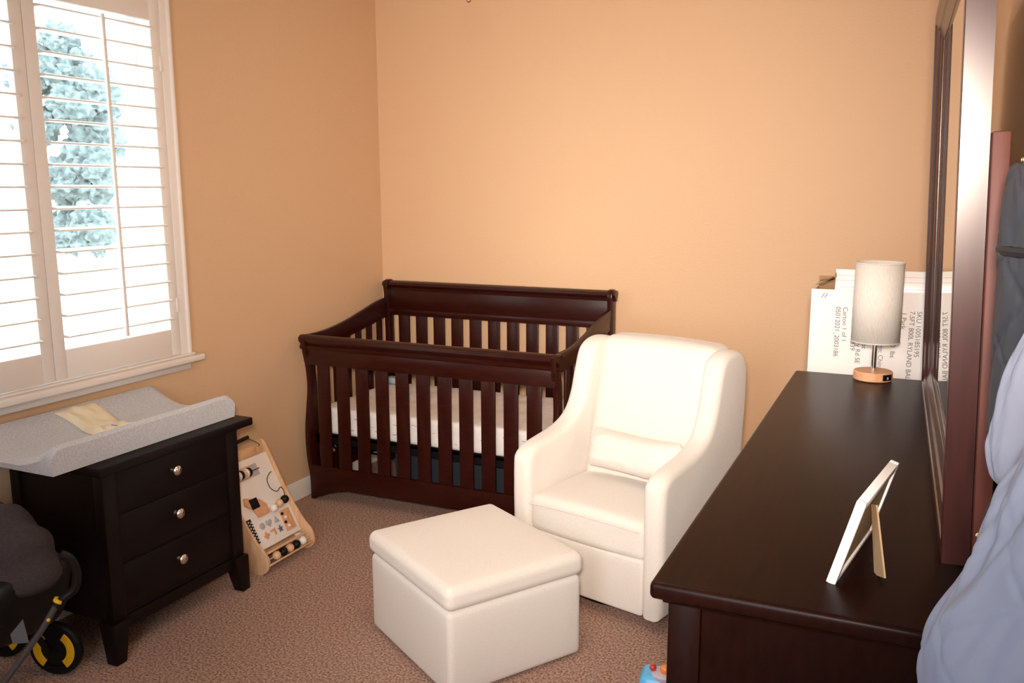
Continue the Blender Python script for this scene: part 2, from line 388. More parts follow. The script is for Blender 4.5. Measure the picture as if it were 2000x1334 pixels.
    a, b_, c, d = x0 + .03, x1 - .03, yf + .03, yb - .03
    for q in (c, d - .02): B(bm, a, b_, q, q + .02, .305, .345)
    for q in (a, b_ - .02, (a + b_) / 2): B(bm, q, q + .02, c, d, .305, .345)
    B(bm, a, b_, c, d, .338, .345)
    for q in range(8): B(bm, a, b_, c + .08 + q * .085, c + .09 + q * .085, .315, .335)
    obj('mattress_support', bm, BLACK, t)
    for yy in (yf + .1, yb - .12):
        one('support_bracket', BLACK, t, tube, [(a - ox + .01, yy - oy, .31), (a - ox + .03, yy - oy + .05, .24), (a - ox + .4, yy - oy + .05, .24), (a - ox + .42, yy - oy, .31)], .006, 6)
crib()
tm = thing('crib_mattress', 'mattress in a white patterned fitted sheet lying inside the crib', 'mattress', (-2.105, 3.955, .347))
def mfn(p):
    p.z += .006 * noise.noise(Vector((p.x * 9, p.y * 9, 0))) * (1 if p.z > 0 else 0); return p
one('mattress_body', SHEET, tm, rbox, (0, 0, .070), (.655, .345, .070), .022, mfn, n=24)
for k in range(46):
    bm = bmesh.new()
    x = random.uniform(-.62, .62); z = random.uniform(.02, .11)
    box(bm, x, x + random.uniform(.008, .022), -.3462, -.3452, z, z + random.uniform(.002, .005)); obj('printed_mark', bm, TOYG, tm)
bm = bmesh.new(); prism(bm, [(p.x, p.y) for p in smoothpts([(-.05, -.03), (.04, -.035), (.055, .01), (.03, .035), (-.04, .03), (-.055, 0)], 5, True)], 'z', 0, .035, bev=.012, seg=3)
o = obj('folded_burp_cloth', bm, mat('pale_blue_cloth', (0.42, 0.50, 0.58), .9, bump=.5, bscale=50)); o.location = (-2.69, 4.24, .492)
tag(o, 'small pale blue folded cloth on the far corner of the crib mattress', 'cloth')
# navy storage bin and white folded papers under the crib
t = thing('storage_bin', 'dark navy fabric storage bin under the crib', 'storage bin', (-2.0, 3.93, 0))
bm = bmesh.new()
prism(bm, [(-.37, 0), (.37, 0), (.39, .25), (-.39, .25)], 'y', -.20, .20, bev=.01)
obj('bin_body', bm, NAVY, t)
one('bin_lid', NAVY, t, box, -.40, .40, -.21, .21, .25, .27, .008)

# ------------------------------------------------------------ glider chair (local: x width, y depth to the back, front plane y=0)
def glider():
    ang = math.atan2(-.092, .356)
    t = thing('glider_armchair', 'cream linen wingback glider armchair between crib and dresser', 'armchair', (-1.082, 2.985, 0), (0, 0, ang))
    W = .345
    outl = smoothpts([(0.0, .05), (0.0, .30), (0.0, .51), (.012, .562), (.06, .592), (.14, .607), (.25, .627), (.335, .668), (.385, .74), (.415, .84), (.445, .925), (.50, .962), (.57, .968), (.635, .95), (.668, .90), (.672, .80), (.655, .6), (.64, .35), (.63, .05)], 5)
    for s in (-1, 1):
        bm = bmesh.new()
        tt = bmesh.new(); a, b_ = (W - .088) * s, W * s
        if a > b_: a, b_ = b_, a
        prism(tt, [(p[0], p[1]) for p in outl], 'x', a, b_, bev=.036, seg=5)
        # wings flare outward a little and lean
        for v in tt.verts:
            k = max(0, min(1, (v.co.z - .66) / .3)); v.co.x += s * (-.004) * k
            v.co.x += .0015 * noise.noise(v.co * 9)
        merge(bm, tt)
        obj('wing_arm', bm, CREAM, t, ang=60)
    hw = W - .084
    def seatf(p):
        e = max(0, 1 - (p.x / hw) ** 2) * max(0, 1 - (p.y / .30) ** 2)
        if p.z > 0: p.z += .030 * e ** .6
        if p.y < -.15: p.y -= .012 * max(0, 1 - (p.x / hw) ** 2)
        return p
    one('seat_cushion', CREAM, t, rbox, (0, .275, .328), (hw + .001, .265, .072), .030, seatf, n=16)
    # seam lines on the cushion front
    bm = bmesh.new()
    tube(bm, [(x, -.003 - .012 * max(0, 1 - (x / hw) ** 2), .372 + .012 * max(0, 1 - (x / hw) ** 2)) for x in [(-hw + .01) + (2 * hw - .02) * i / 20 for i in range(21)]], .0025, 6)
    obj('piping', bm, CREAM, t)
    def backf(p):
        z = p.z + .66                   # absolute
        e = max(0, 1 - (p.x / hw) ** 2) * max(0, 1 - (p.z / .34) ** 2)
        if p.y < 0: p.y -= .035 * e ** .6
        if z > .93: p.z += .010 * max(0, 1 - (p.x / hw) ** 2)
        p.y += (z - .66) * .26
        p.x *= 1 + .07 * (z - .66)
        return p
    one('backrest', CREAM, t, rbox, (0, .525, .66), (hw + .006, .075, .315), .045, backf, n=16)
    one('outer_back', CREAM, t, prism, [(.56, .06), (.625, .06), (.665, .88), (.640, .93), (.60, .93)], 'x', -W + .06, W - .06, bev=.01)
    one('front_panel', CREAM, t, rbox, (0, .035, .155), (hw + .002, .028, .108), .012, None, n=8)
    one('bottom_panel', CREAM, t, box, -hw, hw, .05, .60, .055, .09, .005)
    bm = bmesh.new(); lathe(bm, [(.25, .0), (.255, .012), (.25, .03), (.06, .04), (.05, .06)], (0, .33, 0), 40)
    obj('swivel_base', bm, BLACK, t)
    # lumbar pillow resting on the seat
    p = thing('lumbar_pillow', 'small cream rectangular pillow leaning on the glider backrest', 'pillow', (-.970, 3.272, .553), (R(-18), 0, ang + R(-3)))
    def pf(q):
        ex = min(1, abs(q.x) / .211); ez = min(1, abs(q.z) / .083)
        k = max(0.05, (1 - ex ** 3.5)) ** .5 * max(.04, (1 - ez ** 2.2)) ** .5
        q.y = q.y * k * 1.05
        q.z *= 1 - .10 * (1 - ex ** 2) * (1 if q.z > 0 else .4)
        q.z += .004 * noise.noise(Vector((q.x * 22, 0, q.z * 15))); q.y += .006 * noise.noise(Vector((q.x * 16, 3, q.z * 30)))
        return q
    one('pillow_body', CREAM, p, rbox, (0, 0, 0), (.210, .060, .082), .03, pf, n=22)
glider()

# ------------------------------------------------------------ ottoman
t = thing('storage_ottoman', 'cream linen cube ottoman with padded lid in front of glider', 'ottoman', (-1.352, 2.605, 0), (0, 0, R(58)))
hx, hy = .262, .292
one('body', CREAM, t, rbox, (0, 0, .150), (hx, hy, .145), .022, None, n=8)
def lidf(p):
    e = max(0, 1 - (p.x / hx) ** 4) * max(0, 1 - (p.y / hy) ** 4)
    if p.z > 0: p.z += .010 * e
    return p
one('lid', CREAM, t, rbox, (0, 0, .337), (hx + .008, hy + .008, .041), .030, lidf, n=14, ns=6)
for sx in (-1, 1):
    for sy in (-1, 1):
        one('foot', BLACK, t, lathe, [(.018, 0), (.02, .008)], (sx * .2, sy * .23, 0), 16)

# ------------------------------------------------------------ chest of drawers under the window
def chest():
    t = thing('chest_of_drawers', 'black-brown three drawer chest with round nickel knobs under window', 'chest of drawers', (-2.61, 2.27, 0))
    T = Matrix.Translation((2.61, -2.27, 0))
    def B(*a, **k): k['M4'] = T; return box(*a, **k)
    xb, xf, y0, y1 = -2.842, -2.385, 1.955, 2.595
    one('top', ESP, t, B, xb, -2.343, 1.915, 2.642, .680, .712, bev=.006)
    bm = bmesh.new()
    B(bm, xb, xf - .032, y0 + .012, y0 + .03, .14, .682); B(bm, xb, xf - .032, y1 - .03, y1 - .012, .14, .682)
    B(bm, xb, xb + .012, y0 + .03, y1 - .03, .14, .682); B(bm, xb, xf - .03, y0 + .03, y1 - .03, .13, .145)
    B(bm, xf - .03, xf - .008, y0 + .04, y1 - .04, .105, .15)
    for z in (.165, .335, .513, .664): B(bm, xf - .03, xf - .012, y0 + .04, y1 - .04, z - .012, z + .018)
    B(bm, xf - .032, xf - .022, y0 + .02, y1 - .02, .12, .682)
    obj('carcass', bm, ESP, t)
    for ya, yb_ in ((y0, y0 + .060), (y1 - .060, y1)):
        one('post', ESP, t, B, xf - .045, xf, ya, yb_, .13, .682, bev=.004)
        one('back_post', ESP, t, B, xb, xb + .045, ya, yb_, .13, .682, bev=.004)
    for zz0, zz1 in ((.172, .338), (.348, .514), (.524, .664)):
        d = one('drawer', ESP, t, B, xf - .022, xf - .006, y0 + .058, y1 - .058, zz0, zz1, bev=.004)
        zc = (zz0 + zz1) / 2 + .008
        bm = bmesh.new()
        M4 = Matrix.Rotation(R(90), 4, 'Y')
        lathe(bm, [(.0, 0), (.009, 0), (.007, .006), (.006, .012), (.010, .018), (.017, .021), (.0185, .026), (.015, .031), (.006, .034), (0, .0345)], (xf - .006 + 2.61, 2.262 - 2.27, zc), 24, M4=M4)
        obj('knob', bm, NICK, d)
    for xx, fx in ((xf, 1), (xb, 0)):
        for ya, s in ((y0, -1), (y1, 1)):
            bm = bmesh.new()
            tt = bmesh.new()
            xa, xc = (xx - .062, xx + .012) if fx else (xx, xx + .062)
            yo = ya + s * .012; yi = ya - s * .058
            box(tt, xa, xc, min(yo, yi), max(yo, yi), 0, .148, .004)
            for v in tt.verts:
                k = 1 - min(1, v.co.z / .12)
                v.co.y += (yo - v.co.y) * (.38 * k if abs(v.co.y - yi) < .02 else 0)
                v.co.x += (xc - v.co.x) * (.38 * k if (fx and abs(v.co.x - xa) < .02) else 0)
            merge(bm, tt, T); obj('foot', bm, ESP, t)
chest()

# contoured changing pad
t = thing('changing_pad', 'heather grey contoured changing pad on top of the chest', 'changing pad', (-2.62, 2.19, .713))
bm = bmesh.new()
L0, L1, wx = -.395, .425, .215
nu, nv = 40, 28
def ptop(u, v):      # u along y, v along x  in 0..1
    x = -wx + 2 * wx * v; y = L0 + (L1 - L0) * u
    s = abs(2 * v - 1)
    z = .030 + .078 * (max(0, (s - .25) / .75)) ** 1.5
    # round the long edge
    if s > .86: z -= .026 * (1 - (1 - ((s - .86) / .14) ** 2) ** .5)
    e = min(u, 1 - u)
    if e < .05: z -= .35 * z * (1 - (1 - (1 - e / .05) ** 2) ** .5)
    z += .002 * noise.noise(Vector((x * 12, y * 12, 0)))
    return Vector((x, y, z))
top = [[bm.verts.new(ptop(i / nu, j / nv)) for j in range(nv + 1)] for i in range(nu + 1)]
bot = [[bm.verts.new((top[i][j].co.x * .985, top[i][j].co.y * .99, 0.001)) for j in range(nv + 1)] for i in range(nu + 1)]
for i in range(nu):
    for j in range(nv):
        bm.faces.new((top[i][j], top[i + 1][j], top[i + 1][j + 1], top[i][j + 1])); bm.faces.new((bot[i][j], bot[i][j + 1], bot[i + 1][j + 1], bot[i + 1][j]))
for i in range(nu):
    for j in (0, nv): bm.faces.new((top[i][j], top[i + 1][j], bot[i + 1][j], bot[i][j]))
for j in range(nv):
    for i in (0, nu): bm.faces.new((top[i][j], top[i][j + 1], bot[i][j + 1], bot[i][j]))
bmesh.ops.recalc_face_normals(bm, faces=bm.faces[:])
obj('pad_cover', bm, GREYP, t, ang=50)
# folded cream cloth draped across the pad
t = thing('folded_baby_cloth', 'cream folded cloth with tiny blue mark lying on changing pad', 'cloth', (-2.62, 2.19, .713))
bm = bmesh.new(); nx_, ny_ = 24, 10; tp = []; bt = []
for i in range(nx_ + 1):
    v = .07 + .73 * i / nx_; r1 = []; r2 = []
    for j in range(ny_ + 1):
        uc = .505 + .02 * math.sin(i * .3); wv = .105 - .020 * (i / nx_)
        if i > nx_ * .7: wv *= 1 - .25 * ((i / nx_ - .7) / .3)
        u = uc - wv / 1 + 2 * wv * j / ny_
        p = ptop(u, v); th = .015 + .016 * noise.noise(Vector((i * .30, j * .45, 2)))
        if j in (0, ny_) or i in (0, nx_): th = .003
        r1.append(bm.verts.new(p + Vector((0, 0, th)))); r2.append(bm.verts.new(p + Vector((0, 0, .0015))))
    tp.append(r1); bt.append(r2)
for i in range(nx_):
    for j in range(ny_):
        bm.faces.new((tp[i][j], tp[i + 1][j], tp[i + 1][j + 1], tp[i][j + 1])); bm.faces.new((bt[i][j], bt[i][j + 1], bt[i + 1][j + 1], bt[i + 1][j]))
    for j in (0, ny_): bm.faces.new((tp[i][j], tp[i + 1][j], bt[i + 1][j], bt[i][j]))
for j in range(ny_):
    for i in (0, nx_): bm.faces.new((tp[i][j], tp[i][j + 1], bt[i][j + 1], bt[i][j]))
bmesh.ops.recalc_face_normals(bm, faces=bm.faces[:]); obj('cloth_body', bm, CLOTHC, t, ang=60)
p = ptop(.50, .52); one('blue_mark', BLUE_T, t, box, p.x - .004, p.x + .026, p.y - .004, p.y + .004, p.z + .0135, p.z + .0165, .001)

# ------------------------------------------------------------ wooden activity walker
def walker():
    # local: y across, x forward (towards +x world), z up
    t = thing('activity_walker', 'wooden baby activity walker with white puzzle board beside chest', 'toy', (-2.52, 2.875, 0))
    A = Vector((.085, 0, .075)); B_ = Vector((-.115, 0, .455))        # board bottom / top centre line
    up = (B_ - A).normalized(); out = Vector((up.z, 0, -up.x))       # outward normal (+x)
    Y = Vector((0, 1, 0))
    def PM(s, h, d=0): return A + up * h + Y * s + out * d          # s across, h up the board, d out of it
    M4 = Matrix(((0, up.x, out.x, A.x), (1, up.y, out.y, A.y), (0, up.z, out.z, A.z), (0, 0, 0, 1)))  # (across, up, out)
    Hh = (B_ - A).length
    one('white_board', TOYW, t, box, -.145, .145, .012, Hh - .03, -.006, .006, .002, M4=M4)
    for s in (-1, 1):
        pts = smoothpts([(-.075, -.02), (-.04, -.072), (.03, -.072), (.055, -.01), (.035, .06), (.018, .2), (.015, Hh), (-.015, Hh + .035), (-.055, Hh + .02), (-.06, .3), (-.07, .1)], 4, True)
        bm = bmesh.new(); prism(bm, [(p[0], p[1]) for p in pts], 'z', min(s * .148, s * .160), max(s * .148, s * .160), bev=.002)
        # outline coordinates: (out, up) -> remap prism z (across)
        M5 = Matrix(((out.x, up.x, 0, A.x), (out.y, up.y, 1, A.y), (out.z, up.z, 0, A.z), (0, 0, 0, 1)))
        bm.transform(M5); obj('side_panel', bm, PINE, t)
    one('back_board', PINE, t, box, -.148, .148, Hh - .16, Hh + .02, -.058, -.050, .002, M4=M4)
    one('slat', PINE, t, box, -.148, .148, -.012, -.002, .012, .035, .002, M4=M4)
    one('slat', PINE, t, box, -.148, .148, -.060, -.052, .020, .043, .002, M4=M4)
    one('bead_rod', PINE, t, tube, [M4 @ Vector((-.148, -.033, .028)), M4 @ Vector((.148, -.033, .028))], .003, 8)
    for k, mm in enumerate((PINE, BLACK, PINE, BLACK, TOYW)):
        one('bead', mm, t, ball, M4 @ Vector((-.075 + k * .044, -.033, .028)), .019)
    # spinner window at the top
    one('spinner_recess', PINE, t, box, -.115, .055, Hh - .115, Hh - .060, .0062, .0075, .0, M4=M4)
    one('spinner_back', TOYG, t, box, .010, .055, Hh - .113, Hh - .062, .0076, .0085, .0, M4=M4)
    for k, mm in enumerate((PINE, TOYW, BLACK, PINE, TOYW, BLACK)):
        s0 = -.105 + k * .016
        bm = bmesh.new(); lathe(bm, [(.002, 0), (.019, 0), (.021, .004), (.021, .010), (.019, .014), (.002, .014)], (0, 0, 0), 24)
        bm.transform(Matrix.Rotation(R(90), 4, 'Y')); bm.transform(Matrix.Translation((s0, Hh - .088, .020))); bm.transform(M4)
        obj('spinner_disc', bm, mm, t)
    one('spinner_rod', BLACK, t, tube, [M4 @ Vector((-.112, Hh - .088, .020)), M4 @ Vector((.052, Hh - .088, .020))], .002, 8)
    # wire loop with three balls
    loop = smoothpts([(.118, Hh - .125, .012), (.085, Hh - .128, .03), (.045, Hh - .15, .04), (.04, Hh - .19, .042), (.07, Hh - .215, .04), (.105, Hh - .205, .038), (.118, Hh - .235, .03), (.118, Hh - .262, .012)], 5)
    one('wire_loop', BLACK, t, tube, [M4 @ p for p in loop], .0018, 8)
    for s, h, mm, rr in ((.112, Hh - .262, BLACK, .019), (.073, Hh - .268, PINE, .018), (.030, Hh - .275, TOYW, .018)):
        one('ball', mm, t, ball, M4 @ Vector((s, h, .022)), rr)
    # toy telephone block
    ph = one('telephone_block', BEECH, t, prism, [(-.110, Hh - .215), (-.100, Hh - .185), (-.02, Hh - .215), (.002, Hh - .245), (.002, Hh - .285), (-.062, Hh - .285), (-.075, Hh - .245)], 'z', .007, .022, bev=.002, M4=M4)
    one('telephone_screen', BLACK, ph, box, -.088, -.040, Hh - .245, Hh - .200, .0225, .025, .001, M4=M4)
    # shape sorter cut-outs
    def poly(pts, mm): one('shape', mm, t, prism, pts, 'z', .0062, .011, bev=.001, M4=M4)
    def circ(cx_, cy_, r, n=16): return [(cx_ + r * math.cos(2 * math.pi * i / n), cy_ + r * math.sin(2 * math.pi * i / n)) for i in range(n)]
    h1, h2 = Hh - .325, Hh - .370
    poly(circ(-.062, h1, .015, 8), TOYG)
    poly([(-.020, h1 - .018), (-.002, h1 + .002), (-.004, h1 + .013), (-.013, h1 + .014), (-.020, h1 + .007), (-.027, h1 + .014), (-.036, h1 + .013), (-.038, h1 + .002)], TOYG)
    poly([(.012, h1 - .013), (.042, h1 - .013), (.027, h1 + .016)], TOYG)
    poly([(-.066, h2 - .016), (-.054, h2 - .016), (-.054, h2 - .006), (-.044, h2 - .006), (-.044, h2 + .006), (-.054, h2 + .006), (-.054, h2 + .016), (-.066, h2 + .016), (-.066, h2 + .006), (-.076, h2 + .006), (-.076, h2 - .006), (-.066, h2 - .006)], BEECH)
    poly([(-.030, h2 + .014), (-.030, h2 + .004), (-.012, h2 + .004), (-.012, h2 - .014), (-.002, h2 - .014), (-.002, h2 + .014)], BEECH)
    poly([(.030 + (.017 if i % 2 == 0 else .007) * math.sin(2 * math.pi * i / 10), h2 + (.017 if i % 2 == 0 else .007) * math.cos(2 * math.pi * i / 10)) for i in range(10)], DARKPR)
    # gear / maze panel on the right
    one('maze_panel', BEECH, t, box, .062, .125, Hh - .395, Hh - .300, .0062, .010, .001, M4=M4)
    for q in range(4): one('maze_peg', (BLACK, TOYW)[q % 2], t, ball, M4 @ Vector((.070 + .012 * (q % 2), Hh - .315 - q * .020, .013)), .007)
    # spotted ribbon at the lower left
    rb = one('spotted_flap', DOTS, t, box, -.150, -.110, .045, .155, .008, .012, .001, M4=M4)
    bm = bmesh.new()
    for i in range(3):
        for j in range(7):
            lathe(bm, [(.0, 0), (.0035, 0), (.0035, .001), (0, .001)], M4 @ Vector((-.143 + i * .013, .055 + j * .014 + (i % 2) * .006, .0135)), 8, M4=M4.to_3x3().to_4x4())
    obj('white_dot', bm, TOYW, rb)
    # push handle and wheels
    one('handle_bar', BEECH, t, tube, [(-.10, -.18, .60), (-.10, .02, .60)], .012, 12)
    for s in (-.17, .0): one('handle_arm', PINE, t, tube, [(-.10, s, .60), (-.16, s, .47)], .008, 8)
    one('black_grip', BLACK, t, tube, [(-.085, -.19, .515), (-.085, .022, .530)], .009, 12)
    one('cord', BLACK, t, tube, smoothpts([(-.085, .015, .528), (-.07, .05, .505), (-.09, .10, .475), (-.125, .13, .455)], 5), .0015, 6)
    for x_ in (-.16, .08):
        for s in (-1, 1):
            wl = one('wheel', TOYW, t, lathe, [(0, 0), (.034, 0), (.038, .004), (.038, .014), (.034, .018), (0, .018)], (x_, s * .122 - (.018 if s < 0 else 0), .0385), 28, M4=Matrix.Rotation(R(-90), 4, 'X'))
            wl.location.y = 0.018 if s < 0 else 0
    one('base_board', PINE, t, box, -.18, .07, -.147, .147, .060, .068, .002)
    return t
walker()

# ------------------------------------------------------------ stroller at the lower left
def stroller():
    ox, oy = -2.60, 1.67
    t = thing('infant_stroller', 'grey and black infant stroller with yellow wheel accents beside chest', 'stroller', (ox, oy, 0))
    def L(p): return (p[0] - ox, p[1] - oy, p[2])
    # canopy folds: nested arcs (fan of bows) hinged on the right side
    bm = bmesh.new(); nu, nv = 30, 24; g = []
    for i in range(nu + 1):
        a = R(-8 + 172 * i / nu); row = []
        for j in range(nv + 1):
            bq = math.pi * j / nv
            fold = 1 + .07 * math.sin(i * .95) + .02 * noise.noise(Vector((i * .3, j * .3, 0)))
            rx = .205 * fold * (1.0 if i > 3 else .98); ry = .145
            x = .06 + rx * math.cos(a) * math.sin(bq) + .02 * math.cos(a)
            z = .435 + rx * math.sin(a) * math.sin(bq) * 1.02
            y = -ry * math.cos(bq)
            row.append(bm.verts.new((x, y, z)))
        g.append(row)
    for i in range(nu):
        for j in range(nv): bm.faces.new((g[i][j], g[i + 1][j], g[i + 1][j + 1], g[i][j + 1]))
    bmesh.ops.recalc_face_normals(bm, faces=bm.faces[:])
    o = obj('canopy', bm, CANOPY, t, ang=70)
    md = o.modifiers.new('s', 'SOLIDIFY'); md.thickness = .006
    # canopy bow edge piping
    one('canopy_bow', CANOPY, t, tube, [(.06 + .215 * math.cos(R(112)) * math.sin(q), -.148 * math.cos(q), .435 + .225 * math.sin(R(112)) * math.sin(q)) for q in [math.pi * k / 20 for k in range(21)]], .010, 8)
    # shell
    def sh(p):
        k = (p.z + .13) / .26
        p.x *= .80 + .25 * k; p.y *= .82 + .2 * k
        p.z += .05 * (p.x / .3) ** 2; return p
    one('seat_shell', BLACK, t, rbox, (0.03, 0, .34), (.235, .150, .115), .07, sh, n=10)
    one('seat_padding', BLKF, t, rbox, (.0, 0, .452), (.22, .125, .02), .018, None, n=6)
    # handle arc
    hp = smoothpts([L((-2.220, 1.658, .548)), L((-2.204, 1.678, .527)), L((-2.196, 1.687, .480)), L((-2.203, 1.679, .434)), L((-2.221, 1.657, .411)), L((-2.236, 1.640, .390))], 6)
    one('carry_handle', BLACK, t, tube, hp, .013, 12)
    for pts in ([L((-2.230, 1.646, .407)), L((-2.258, 1.609, .333)), L((-2.314, 1.540, .217)), L((-2.355, 1.488, .138))],
                [L((-2.78, 1.66, .36)), L((-2.76, 1.60, .28)), L((-2.74, 1.54, .2)), L((-2.72, 1.49, .13))]):
        bmx = bmesh.new(); tube(bmx, pts, .0095, 12); tb = obj('frame_tube', bmx, TUBEM, t)
        d = (Vector(pts[1]) - Vector(pts[0])).normalized(); p0 = Vector(pts[0])
        one('yellow_ring', YEL, tb, tube, [p0 - d * .004, p0 + d * .006], .0150, 14)
        q0 = p0 + d * .060; one('yellow_button', YEL, tb, ball, q0 + Vector((.008, -.006, 0)), .0055)
    one('cross_tube', TUBEM, t, tube, [L((-2.355, 1.488, .138)), L((-2.72, 1.49, .13))], .010, 10)
    bm = bmesh.new(); q = [Vector(L(p)) for p in ((-2.298, 1.576, .364), (-2.292, 1.583, .289), (-2.318, 1.551, .295), (-2.320, 1.548, .325))]
    off = Vector((-.004, .003, 0)); va = [bm.verts.new(p) for p in q]; vb = [bm.verts.new(p + off) for p in q]
    bm.faces.new(va); bm.faces.new(vb[::-1])
    for k in range(4): bm.faces.new((va[k], va[(k + 1) % 4], vb[(k + 1) % 4], vb[k]))
    bmesh.ops.recalc_face_normals(bm, faces=bm.faces[:]); obj('grey_tag', bm, mat('pale_tag', (.10, .11, .12), .6), t)
    # wheels
    for (wx_, wy_) in ((-2.520, 1.835), (-2.375, 1.452), (-2.79, 1.835), (-2.72, 1.452)):
        wob = bpy.data.objects.new('wheel', None); C.objects.link(wob); wob.parent = t
        wob.location = (wx_ - ox, wy_ - oy, .0935); wob.rotation_euler = (0, 0, R(18)); wob.empty_display_size = .02
        Mx = Matrix.Rotation(R(90), 4, 'X')
        bm = bmesh.new(); lathe(bm, [(.060, -.016), (.086, -.016), (.0925, -.008), (.0925, .008), (.086, .016), (.060, .016)], (0, 0, 0), 40, M4=Mx, cap=False)
        lathe(bm, [(.060, -.012), (.060, .012), (.012, .016), (.012, -.016), (.060, -.012)], (0, 0, 0), 40, M4=Mx, cap=False); obj('tyre', bm, BLACK, wob)
        for s in (-1, 1):
            arc = [(s * r_ * math.cos(q) + 0, r_ * math.sin(q)) for r_, rng in ((.074, range(-5, 6)), (.046, range(5, -6, -1))) for q in [R(11 * k) for k in rng]]
            for side in (-1, 1):
                one('yellow_insert', YEL, wob, prism, arc, 'y', min(side * .0135, side * .0175), max(side * .0135, side * .0175), bev=.001)
        one('hub', BLACK, wob, lathe, [(0, -.02), (.014, -.02), (.014, .02), (0, .02)], (0, 0, 0), 20, M4=Mx)
    for a, b_ in (((-2.50, 1.72, .25), (-2.52, 1.805, .095)), ((-2.70, 1.72, .25), (-2.78, 1.805, .095)), ((-2.355, 1.488, .138), (-2.375, 1.475, .095)), ((-2.72, 1.49, .13), (-2.72, 1.475, .095))):
        one('wheel_arm', BLACK, t, tube, [L(a), L(b_)], .010, 10)
stroller()

# ------------------------------------------------------------ long dresser on the right
def dresser():
    cx_, cy_ = -.085, 2.225
    t = thing('long_dresser', 'long dark brown dresser along the right wall with glossy top', 'dresser', (cx_, cy_, 0))
    T = Matrix.Translation((-cx_, -cy_, 0))
    def B(*a, **k): k['M4'] = T; return box(*a, **k)
    x0, x1, y0, y1 = -.335, .165, 1.345, 3.105
    bm = bmesh.new()
    tt = bmesh.new(); box(tt, -.357, .180, 1.305, 3.146, .942, .972)
    bmesh.ops.bevel(tt, geom=tt.edges[:], offset=.009, segments=4, affect='EDGES', profile=.5); merge(bm, tt, T)
    obj('top', bm, DRESS, t)
    one('top_moulding', DRESS, t, B, x0 - .008, x1, y0 - .010, y1 + .010, .925, .943, bev=.004)
    bm = bmesh.new(); B(bm, x0 + .02, x1, y0 + .008, y1 - .008, .10, .926)
    obj('carcass', bm, DRESS, t)
    for ya in (y0, y1 - .055):
        for xa in (x0, x1 - .055):
            one('corner_post', DRESS, t, B, xa, xa + .055, ya, ya + .055, 0, .928, bev=.004)
    for k, (a, b_) in enumerate(((y0 + .07, y0 + .60), (y0 + .615, y0 + 1.145), (y0 + 1.16, y0 + 1.69))):
        for z0_, z1_ in ((.15, .395), (.41, .655), (.67, .90)):
            d = one('drawer', DRESS, t, B, x0 - .002, x0 + .022, a, b_, z0_, z1_, bev=.004)
            for fy in (.27, .73):
                one('knob', NICK, d, lathe, [(0, 0), (.008, 0), (.006, .01), (.016, .018), (.016, .024), (.006, .028), (0, .028)], (x0 - .002 - cx_, a + (b_ - a) * fy - cy_, (z0_ + z1_) / 2), 20, M4=Matrix.Rotation(R(-90), 4, 'Y'))
dresser()

# ------------------------------------------------------------ mirror standing on the dresser
def mirror():
    t = thing('dresser_mirror', 'large dark framed mirror standing on the dresser against right wall', 'mirror', (.116, 1.578, .9735), (0, 0, 0))
    t.rotation_mode = 'ZYX'
    t.matrix_world = Matrix.Translation((.116, 1.578, .9735)) @ Matrix.Rotation(R(1.24), 4, 'Z') @ Matrix.Rotation(R(-2.0), 4, 'Y')
    Ln, H = 1.43, 1.125
    # moulding profile: u inward from the outer edge, x towards the room negative
    P = [(0, 0), (0, -.0415), (.0015, -.043), (.028, -.043), (.031, -.040), (.046, -.035), (.049, -.030), (.070, -.024), (.074, -.021), (.082, -.021), (.082, 0)]
    def member(name, a, b_, outd, inn):
        """mitred length from corner a to b_; inn = inward direction"""
        bm = bmesh.new(); a = Vector(a); b_ = Vector(b_); d = (b_ - a).normalized(); inn = Vector(inn)
        r1 = [bm.verts.new(a + inn * u + d * u + Vector((x, 0, 0))) for u, x in P]; r2 = [bm.verts.new(b_ + inn * u - d * u + Vector((x, 0, 0))) for u, x in P]
        n = len(P)
        for k in range(n): bm.faces.new((r1[k], r1[(k + 1) % n], r2[(k + 1) % n], r2[k]))
        bm.faces.new(r1); bm.faces.new(r2[::-1]); bmesh.ops.recalc_face_normals(bm, faces=bm.faces[:])
        return obj(name, bm, MIRW, t, ang=25)
    member('frame_stile', (0, 0, 0), (0, 0, H), 0, (0, 1, 0)); member('frame_stile', (0, Ln, 0), (0, Ln, H), 0, (0, -1, 0))
    member('frame_rail', (0, 0, 0), (0, Ln, 0), 0, (0, 0, 1)); member('frame_rail', (0, 0, H), (0, Ln, H), 0, (0, 0, -1))
    one('glass', GLASSM, t, box, -.020, -.017, .078, Ln - .078, .078, H - .078)
    for yy in (-.022, Ln - .06):
        one('support_board', REDW, t, box, .001, .027, yy, yy + .075, -.001, .71, .003)
mirror()

# ------------------------------------------------------------ table lamp
t = thing('table_lamp', 'small table lamp with linen drum shade and wooden disc base', 'lamp', (-.104, 3.085, .9735))
one('base', BEECH, t, lathe, [(0, 0), (.058, 0), (.061, .003), (.061, .027), (.058, .030), (0, .030)], (0, 0, 0), 48)
Mz = Matrix.Rotation(R(48), 4, 'Z')
one('charging_port', BLACK, t, box, -.017, .017, -.0635, -.055, .006, .026, .002, M4=Mz)
one('port_slot', TOYG, t, box, -.004, .002, -.0642, -.0634, .011, .018, 0, M4=Mz)
one('pole', CHROME, t, lathe, [(.0085, .03), (.0085, .235)], (0, 0, 0), 24)
bm = bmesh.new(); lathe(bm, [(.0745, .128), (.0745, .385)], (0, 0, 0), 64, cap=False)
o = obj('lamp_shade', bm, LINEN, t); md = o.modifiers.new('s', 'SOLIDIFY'); md.thickness = .002
bm = bmesh.new()
for z in (.128, .385):
    tube(bm, [(.0748 * math.cos(a), .0748 * math.sin(a), z) for a in [2 * math.pi * k / 48 for k in range(49)]], .002, 6)
